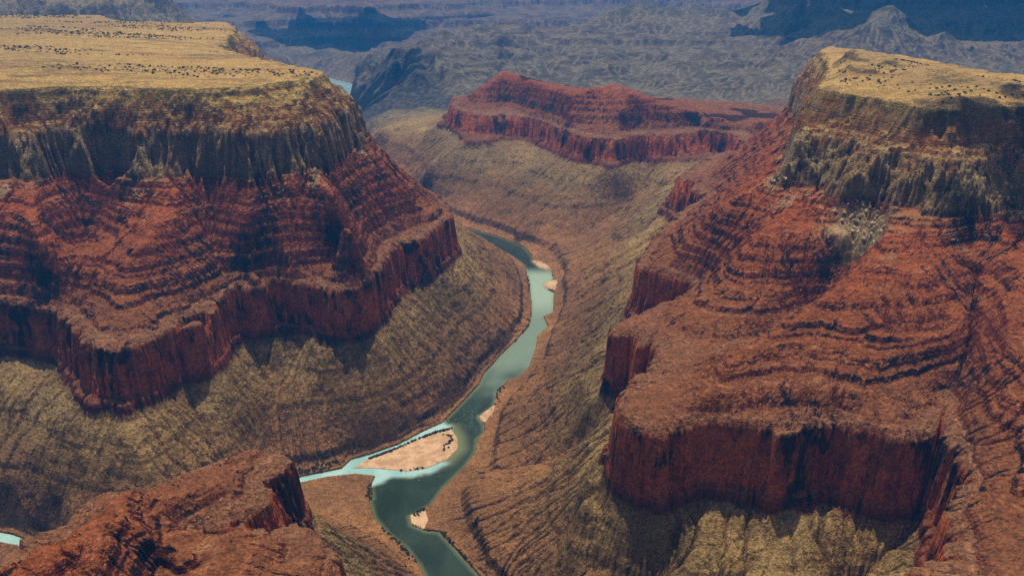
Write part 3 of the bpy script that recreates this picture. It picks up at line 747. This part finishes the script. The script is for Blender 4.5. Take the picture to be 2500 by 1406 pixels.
def tag(o, label=None, cat=None, group=None, kind=None):
    for k, v in (('label', label), ('category', cat), ('group', group), ('kind', kind)):
        if v: o[k] = v
    return o
def surface(name, mask, mat, parent=None):
    if mask.sum() < 4:
        return None
    me = grid_mesh(name, mask, ATTRS); me.materials.append(mat)
    o = bpy.data.objects.new(name, me); C.objects.link(o)
    o.parent = parent
    return o
land = BAR == 0
BANDS = [('plateau_top', .7215, 9), ('rim_cliff', HB, .7215), ('red_ledges', .326, HB), ('lower_cliff', MB, .326), ('talus_slope', -9, MB)]
def pieces(mask):
    st_ = 2
    h, w_ = (mask.shape[0] + st_ - 1) // st_, (mask.shape[1] + st_ - 1) // st_
    pad = np.zeros((h * st_, w_ * st_), bool); pad[:mask.shape[0], :mask.shape[1]] = mask
    sm_ = pad.reshape(h, st_, w_, st_).any(axis=(1, 3))
    lab = np.zeros(sm_.shape, np.int32); k = 0
    for i, j in np.argwhere(sm_):
        if lab[i, j]: continue
        k += 1; stack = [(i, j)]; lab[i, j] = k
        while stack:
            a, b = stack.pop()
            for c, d in ((a - 1, b), (a + 1, b), (a, b - 1), (a, b + 1)):
                if 0 <= c < h and 0 <= d < w_ and sm_[c, d] and not lab[c, d]:
                    lab[c, d] = k; stack.append((c, d))
    big_ = np.repeat(np.repeat(lab, st_, 0), st_, 1)[:mask.shape[0], :mask.shape[1]] * mask
    cnt_ = np.bincount(big_.ravel()); ids = [i for i in range(1, k + 1) if cnt_[i] > 40] or [int(np.argmax(cnt_[1:]) + 1)]
    main_ = max(ids, key=lambda i: cnt_[i])
    for i in ids:
        yield (big_ == i) if i != main_ else (mask & ~np.isin(big_, [q for q in ids if q != main_]))
def landform(name, reg, label, cat, bands=BANDS):
    e = bpy.data.objects.new(name, None); C.objects.link(e); tag(e, label, cat)
    for nm, lo, hi in bands:
        for pm in pieces((REG == reg) & land & (Pc >= lo) & (Pc < hi)):
            surface(nm, pm, m, e)
    return e
landform('mesa', 1, 'broad flat-topped mesa with golden grass plateau left of the river', 'mesa')
landform('mesa', 2, 'high mesa with humped golden crest above stepped red spurs, opposite the flat plateau', 'mesa')
B3 = [('red_ledges', .326, 9), ('lower_cliff', MB, .326), ('talus_slope', -9, MB)]
landform('butte', 3, 'dark red layered butte with a pointed peak in the middle of the canyon', 'butte', B3)
landform('rock_ridge', 4, 'jagged orange red ridge rising in front of the milky side stream', 'ridge', B3)
e = landform('hill', 6, 'dark grey twin-peaked hill beside the distant river', 'hill', [('hill_crest', .24, 9), ('lower_slope', -9, .24)])
e = surface('cliff', (REG == 7) & land, m); e and tag(e, 'dark purple canyon wall behind the far edge of the golden plateau', 'cliff')
e = surface('hills', (REG == 5) & land, m); tag(e, 'grey shale slopes and ledges beyond the red butte', 'hills', kind='structure')
e = surface('mountains', (REG == 8) & land, m); tag(e, 'hazy blue canyon walls at the skyline', 'mountains', kind='structure')
e = surface('terrain', (REG == 0) & land, m); tag(e, 'canyon floor along the river', 'ground', kind='structure')
e = surface('sandbar', BAR == 1, sand_m); tag(e, 'big tan teardrop island where the milky stream meets the river', 'sandbar')
for i, lab in enumerate(bar_polys):
    e = surface('sandbar', BAR == i + 2, sand_m)
    if e: tag(e, lab, 'sandbar')

# ----------------------------------------------------------------- water surfaces
def water(name, mask, label):
    q = np.argwhere(mask); r, c = q[:, 0], q[:, 1]
    quad = np.stack([r * na + c, r * na + c + 1, (r + 1) * na + c + 1, (r + 1) * na + c], 1)
    used, inv = np.unique(quad, return_inverse=True); inv = inv.reshape(-1).astype(np.int32)
    x, y = Xf.ravel()[used], Yf.ravel()[used]
    me = bpy.data.meshes.new(name); me.vertices.add(len(used))
    me.vertices.foreach_set('co', (np.stack([x, y, 0 * x], 1) * K).astype(np.float32).ravel())
    me.loops.add(len(inv)); me.loops.foreach_set('vertex_index', inv)
    me.polygons.add(len(q)); me.polygons.foreach_set('loop_start', np.arange(0, len(inv), 4, dtype=np.int32))
    lcr = np.array(sf + left_in + lf + lnr + left_in2 + sn + ln_[1:2] + g0([(960,1162),(1010,1160),(1060,1148),(1085,1132),(1060,1120),(1000,1130),(930,1130),(960,1100),(1040,1068),(1092,1052),(1098,1040)]))
    d = poly_dist(x, y, lcr)
    wob = .010 * fbm(x, y, 26, 3, 15)
    near = (y < 1.95)
    at = {'milk': ss(-(d + wob), -.014, .006) * near + 0.9 * (y > 4.8),
          'shoal': ss(di.ravel()[used], .035, .0) * (d > -.005) * .9 + .6 * ss(-dr.ravel()[used], .012, .0) * (y < 4),
          'sky_glare': ss(y + .1 * fbm(x, y, 12, 2, 19), 1.72, 2.0) * (1 - ss(y, 2.58, 2.68)) * (.55 + .45 * ss(y, 2.2, 2.4)),
          'rapid': np.maximum(np.maximum(ss(np.abs(y - 1.66), .09, .01), ss(np.abs(y - 2.50), .04, .01)), .8 * ss(np.hypot(x + .18, y - 1.45), .05, .02))}
    for k, v in at.items():
        a = me.attributes.new(k, 'FLOAT', 'POINT'); a.data.foreach_set('value', np.clip(v, 0, 1).astype(np.float32))
    me.update(calc_edges=True); me.materials.append(water_m)
    o = bpy.data.objects.new(name, me); C.objects.link(o)
    tag(o, label, 'river', kind='structure')
    return o
wet = Dc < .014
trib = inside(np.array(sf + left_in + lf + [(-3, 1.2)] + lnr + left_in2 + sn + ln_[1:2] + g0([(935,1150),(885,1146),(850,1142),(905,1114),(975,1090),(1040,1061),(1098,1046)])))
trib |= wet & (Xc < -.42) & (Yc < 1.42)
water('river', wet & ~trib, 'green river winding down the middle of the canyon')
water('river', wet & trib, 'milky turquoise side stream joining from the left')

# ----------------------------------------------------------------- shrubs and boulders
def height(x, y):
    b = np.interp(np.log(y), fb, np.arange(nb)); a = (x / y + AMAX) / (2 * AMAX) * (na - 1)
    i = np.clip(b.astype(int), 0, nb - 2); j = np.clip(a.astype(int), 0, na - 2)
    return Z[i, j], P[i, j]
def flat_material(name, c0, c1, sc_):
    T = NT(name); pos = T.N('ShaderNodeNewGeometry').outputs['Position']
    T.put(T.b.inputs['Base Color'], T.mix(T.step(T.noise(pos, sc_, 3), .4, .6), c0, c1)); T.b.inputs['Roughness'].default_value = .9
    return T.m
shrub_m = flat_material('juniper_green', (.035,.05,.022), (.075,.085,.04), 3.0)
stone_m = flat_material('buff_stone', (.42,.33,.19), (.62,.50,.31), 1.5)
rng = np.random.RandomState(11)
def shrub_geo(seed, n=70):
    r = np.random.RandomState(seed); vs, fs = [], []
    for k in range(n):
        d = r.normal(size=3); d /= np.linalg.norm(d); d[2] = abs(d[2])
        c = d * r.uniform(.45, 1.0) * np.array([.50, .50, .42]) * (1 + .25 * math.sin(3 * math.atan2(d[1], d[0]) + seed)) + np.array([0, 0, .10])
        u = r.normal(size=3); u /= np.linalg.norm(u); w = np.cross(u, d + .01); w /= np.linalg.norm(w) + 1e-6
        s_ = r.uniform(.09, .17)
        b = len(vs)
        vs += [c - u * s_, c + w * s_ * .8, c + u * s_, c - w * s_ * .8]; fs.append((b, b + 1, b + 2, b + 3))
    b = len(vs)
    for k in range(5):
        a = k * 2 * math.pi / 5; vs += [np.array([.05 * math.cos(a), .05 * math.sin(a), -.05]), np.array([.03 * math.cos(a), .03 * math.sin(a), .35])]
    for k in range(5):
        j = (k + 1) % 5; fs.append((b + 2 * k, b + 2 * j, b + 2 * j + 1, b + 2 * k + 1))
    return np.array(vs), fs
def shrub_spots():
    x = rng.uniform(-2.9, -.35, 60000); y = rng.uniform(1.6, 4.0, 60000)
    band = fbm(x * .30, y, 4.0, 4, 301)
    edge = ss(y, 3.0, 3.5) * .28
    z, p = height(x, y)
    ok = (p > .722) & (band + edge + rng.uniform(-.10, .10, 60000) > .24) & (np.abs(x / y) < .75)
    x, y, z = x[ok], y[ok], z[ok]
    x2 = rng.uniform(.68, 1.3, 12000); y2 = rng.uniform(1.5, 2.6, 12000)
    z2, p2 = height(x2, y2)
    ok2 = (p2 > .722) & (np.abs(p2 - .738) < .006) & (rng.uniform(0, 1, 12000) < .3)
    return np.concatenate([x, x2[ok2]]), np.concatenate([y, y2[ok2]]), np.concatenate([z, z2[ok2]])
sx, sy, sz = shrub_spots()
if len(sx) > 3200:
    pick = rng.choice(len(sx), 3200, replace=False); sx, sy, sz = sx[pick], sy[pick], sz[pick]
size = rng.uniform(.45, 1.0, len(sx)) ** 1.3
order = np.argsort(-size / np.hypot(sx, sy))
tick('%d shrubs' % len(sx))
geos = [shrub_geo(k) for k in range(5)]
sm = []
for vs, fs in geos:
    me = bpy.data.meshes.new('shrub'); me.from_pydata((vs * 1.0).tolist(), [], fs); me.materials.append(shrub_m); sm.append(me)
for k, i in enumerate(order[:300]):
    o = bpy.data.objects.new('shrub', sm[k % 5]); C.objects.link(o)
    o.location = (sx[i] * K, sy[i] * K, sz[i] * K); o.scale = [1.15 * size[i]] * 3; o.rotation_euler = (0, 0, rng.uniform(0, 6.28))
    tag(o, 'small dark juniper shrub dotted over the golden grass plateau', 'shrub', 'junipers scattered on the plateau grass')
VS, FS, off = [], [], 0
for i in order[300:]:
    vs, fs = geos[rng.randint(5)]
    a = rng.uniform(0, 6.28); c_, s_ = math.cos(a), math.sin(a)
    w_ = vs[:, :].copy(); w_ = np.stack([w_[:, 0] * c_ - w_[:, 1] * s_, w_[:, 0] * s_ + w_[:, 1] * c_, w_[:, 2]], 1) * 1.15 * size[i]
    VS.append(w_ + np.array([sx[i] * K, sy[i] * K, sz[i] * K])); FS.append(np.array(fs) + off); off += len(vs)
me = bpy.data.meshes.new('shrubbery'); me.from_pydata(np.concatenate(VS).tolist(), [], np.concatenate(FS).tolist()); me.materials.append(shrub_m)
o = bpy.data.objects.new('shrubbery', me); C.objects.link(o)
tag(o, 'belts of tiny dark scrub across the golden plateau', 'scrub', kind='stuff')

def brush_line(pts, n, spread, r):
    w = np.array(g0(pts)); d = np.hypot(*np.diff(w, axis=0).T); cum = np.concatenate([[0], np.cumsum(d)])
    t = r.uniform(0, cum[-1], n)
    x = np.interp(t, cum, w[:, 0]) + r.normal(size=n) * spread; y = np.interp(t, cum, w[:, 1]) + r.normal(size=n) * spread
    return x, y
VS, FS, off = [], [], 0
for pts, n, spread in (([(1100,1048),(1060,1057),(1000,1080),(960,1098),(905,1120)], 420, .0022), ([(940,1148),(1000,1150),(1060,1138)], 26, .0040), ([(1090,1060),(1104,1072),(1085,1100)], 26, .0035),
                       ([(1075,1300),(1110,1340),(1150,1390)], 120, .003), ([(1005,1262),(1040,1240)], 30, .003), ([(905,1185),(899,1205),(905,1225)], 40, .003), ([(700,1168),(740,1158),(790,1146),(830,1135)], 110, .004),
                       ([(1298,770),(1290,800),(1258,834)], 50, .004), ([(1290,680),(1294,720)], 30, .004), ([(930,1285),(980,1330),(1015,1375)], 50, .004), ([(1212,960),(1225,945),(1200,1005)], 40, .005)):
    x, y = brush_line(pts, n, spread, rng); z = height(x, y)[0]
    for k in range(n):
        if z[k] < .0012: continue
        vs, fs = geos[rng.randint(5)]
        VS.append(vs * rng.uniform(.5, 1.0) * .95 + np.array([x[k], y[k], z[k]]) * K); FS.append(np.array(fs) + off); off += len(vs)
me = bpy.data.meshes.new('undergrowth'); me.from_pydata(np.concatenate(VS).tolist(), [], np.concatenate(FS).tolist()); me.materials.append(shrub_m)
o = bpy.data.objects.new('undergrowth', me); C.objects.link(o)
tag(o, 'dark riverside brush along the island and the banks', 'brush', kind='stuff')

import bmesh
def boulder_mesh(seed):
    r = np.random.RandomState(seed); bm = bmesh.new()
    for k in range(16):
        d = r.normal(size=3); d /= np.linalg.norm(d)
        bm.verts.new(tuple(d * np.array([1, .8, .7]) * r.uniform(.8, 1.05)))
    res = bmesh.ops.convex_hull(bm, input=bm.verts[:])
    bmesh.ops.delete(bm, geom=[v for v in bm.verts if not v.link_faces], context='VERTS')
    bmesh.ops.bevel(bm, geom=bm.edges[:], offset=.06, segments=1, affect='EDGES')
    me = bpy.data.meshes.new('boulder'); bm.to_mesh(me); bm.free(); me.materials.append(stone_m)
    return me
bmeshes = [boulder_mesh(k) for k in range(6)]
fan = [(2035,505),(2090,492),(2140,510),(2160,560),(2140,600),(2080,575),(2030,545)]
fan2 = [(1880,440),(1930,440),(1945,470),(1900,478),(1870,470)]
cnt = 0
for poly, want, lab, grp in ((fan, 90, 'pale angular boulder lying on the buff scree fan below the crest cliffs', 'boulders on the buff scree fan'), (fan2, 24, 'pale boulder on the small scree patch beside the buff buttress', 'boulders on the small scree patch')):
    xs = [p[0] for p in poly]; ys = [p[1] for p in poly]; got = 0
    pn = np.array(poly, float)
    while got < want:
        px, py = rng.uniform(min(xs), max(xs)), rng.uniform(min(ys), max(ys))
        if poly_dist(np.array([px]), np.array([py]), pn)[0] > 0:
            continue
        u = (px - CX) / F; v = (py - CY) / F; dirv = np.array([u, COS - v * SIN, -SIN - v * COS])
        tt = np.linspace(1.0, 3.2, 900); X_, Y_, H_ = dirv[0] * tt, dirv[1] * tt, 1 + dirv[2] * tt
        hz_ = height(X_, Y_)[0]; hit = np.argmax(H_ < hz_)
        got += 1
        o = bpy.data.objects.new('boulder', bmeshes[rng.randint(6)]); C.objects.link(o)
        sc_ = rng.uniform(.45, 1.0) ** 2 * .95
        o.location = (X_[hit] * K, Y_[hit] * K, hz_[hit] * K + sc_ * .3); o.scale = (sc_, sc_, sc_); o.rotation_euler = tuple(rng.uniform(0, 6.28, 3))
        tag(o, lab, 'boulder', grp)
tick('mesh')

hz = bpy.data.materials.new('haze_air'); hz.use_nodes = True
t = hz.node_tree; t.nodes.clear()
out = t.nodes.new('ShaderNodeOutputMaterial'); pv = t.nodes.new('ShaderNodeVolumePrincipled')
pv.inputs['Color'].default_value = (.03, .36, 1.0, 1); pv.inputs["Density"].default_value = .00048; pv.inputs['Anisotropy'].default_value = .2
t.links.new(pv.outputs[0], out.inputs['Volume']); hz.cycles.volume_sampling = 'DISTANCE'; hz.cycles.homogeneous_volume = True
bx, y0_, y1_, z0_, z1_ = 21 * K, -.5 * K, 21 * K, -.05 * K, 1.06 * K
v = [(x, y, z) for z in (z0_, z1_) for x, y in ((-bx, y0_), (bx, y0_), (bx, y1_), (-bx, y1_))]
me = bpy.data.meshes.new('haze'); me.from_pydata(v, [], [(3, 2, 1, 0), (4, 5, 6, 7), (0, 1, 5, 4), (1, 2, 6, 5), (2, 3, 7, 6), (3, 0, 4, 7)]); me.materials.append(hz)
o = bpy.data.objects.new('haze', me); C.objects.link(o); o['kind'] = 'stuff'; o['label'] = 'blue air filling the canyon and fading its far walls'

def cloud_mesh():
    r = np.random.RandomState(4); VS, FS, off = [], [], 0
    bm = bmesh.new(); bmesh.ops.create_icosphere(bm, subdivisions=2, radius=1.0)
    bv = np.array([v.co[:] for v in bm.verts]); bf = np.array([[v.index for v in f.verts] for f in bm.faces]); bm.free()
    # (x, y, half width, half depth, puffs): banks whose shade lies below, plus one near right added to darken a corner
    for cx, cy, ax, ay, n in ((4.6, 7.5, 3.0, 1.5, 300), (2.9, 6.6, 1.1, .5, 60), (1.2, 8.6, .5, .3, 24), (-1.9, 9.6, .9, .45, 60), (-4.0, 7.0, 1.3, .5, 70), (-.95, 6.1, .34, .32, 36), (.35, 4.5, .40, .22, 22), (1.0, 4.2, .3, .2, 14), (-1.75, 2.30, .30, .35, 26), (.95, 1.95, .22, .2, 18), (5.5, 5.5, 1.2, .8, 60), (-4.5, 3.2, 1.2, .6, 60), (-7, 11, 2.5, 1.0, 80), (2, 15, 3.0, 1.2, 80)):
        for k in range(n):
            a = r.uniform(0, 6.283); q = math.sqrt(r.uniform(0, 1))
            x, y = cx + ax * q * math.cos(a), cy + ay * q * math.sin(a)
            rad = (.10 + .22 * (1 - q) * r.uniform(.4, 1)) * min(1, ax) * r.uniform(.6, 1.2)
            v = bv * (1 + .18 * r.normal(size=(len(bv), 1))) * np.array([rad * 1.3, rad * 1.1, rad * .7]) + np.array([x, y, 2.3 + rad * .5])
            VS.append(v * K); FS.append(bf + off); off += len(bv)
    me = bpy.data.meshes.new('clouds'); me.from_pydata(np.concatenate(VS).tolist(), [], np.concatenate(FS).tolist())
    me.polygons.foreach_set('use_smooth', np.ones(len(me.polygons), bool))
    return me
cm = bpy.data.materials.new('cloud_white'); cm.use_nodes = True
cm.node_tree.nodes['Principled BSDF'].inputs['Base Color'].default_value = (.85, .86, .88, 1); cm.node_tree.nodes['Principled BSDF'].inputs['Roughness'].default_value = 1
me = cloud_mesh(); me.materials.append(cm)
o = bpy.data.objects.new('clouds', me); C.objects.link(o); tag(o, 'scattered white clouds high above the canyon', 'clouds', kind='stuff')

# ----------------------------------------------------------------- camera, light
sc = bpy.context.scene
cam = bpy.data.cameras.new('camera'); co_ = bpy.data.objects.new('camera', cam); C.objects.link(co_)
cam.sensor_width = 36; cam.lens = F * 36 / 2500; cam.clip_start = 1; cam.clip_end = 20000
co_.location = (0, 0, K); co_.rotation_euler = (math.pi / 2 - TH, 0, 0)
sc.camera = co_
w = bpy.data.worlds.new('World'); sc.world = w; w.use_nodes = True
EL, AZ = math.radians(74), math.radians(-8)
sky = w.node_tree.nodes.new('ShaderNodeTexSky'); sky.sky_type = 'NISHITA'; sky.sun_disc = False
sky.sun_elevation = EL; sky.sun_rotation = AZ
bg = w.node_tree.nodes['Background']; bg.inputs[1].default_value = .095
sky.dust_density = 4.0; sky.air_density = .8; sky.ozone_density = 1.0
w.node_tree.links.new(sky.outputs[0], bg.inputs[0])
sun = bpy.data.lights.new('sun', 'SUN'); so = bpy.data.objects.new('sun', sun); C.objects.link(so)
sun.energy = 4.8; sun.angle = math.radians(.5); sun.color = (1, .86, .66)
from mathutils import Vector
so.rotation_euler = Vector((math.sin(AZ) * math.cos(EL), math.cos(AZ) * math.cos(EL), math.sin(EL))).to_track_quat('Z', 'Y').to_euler()
sc.view_settings.view_transform = 'Standard'; sc.view_settings.look = 'None'
sc.view_settings.exposure = -.38
sc.cycles.use_denoising = False; sc.cycles.max_bounces = 4; sc.cycles.volume_bounces = 1
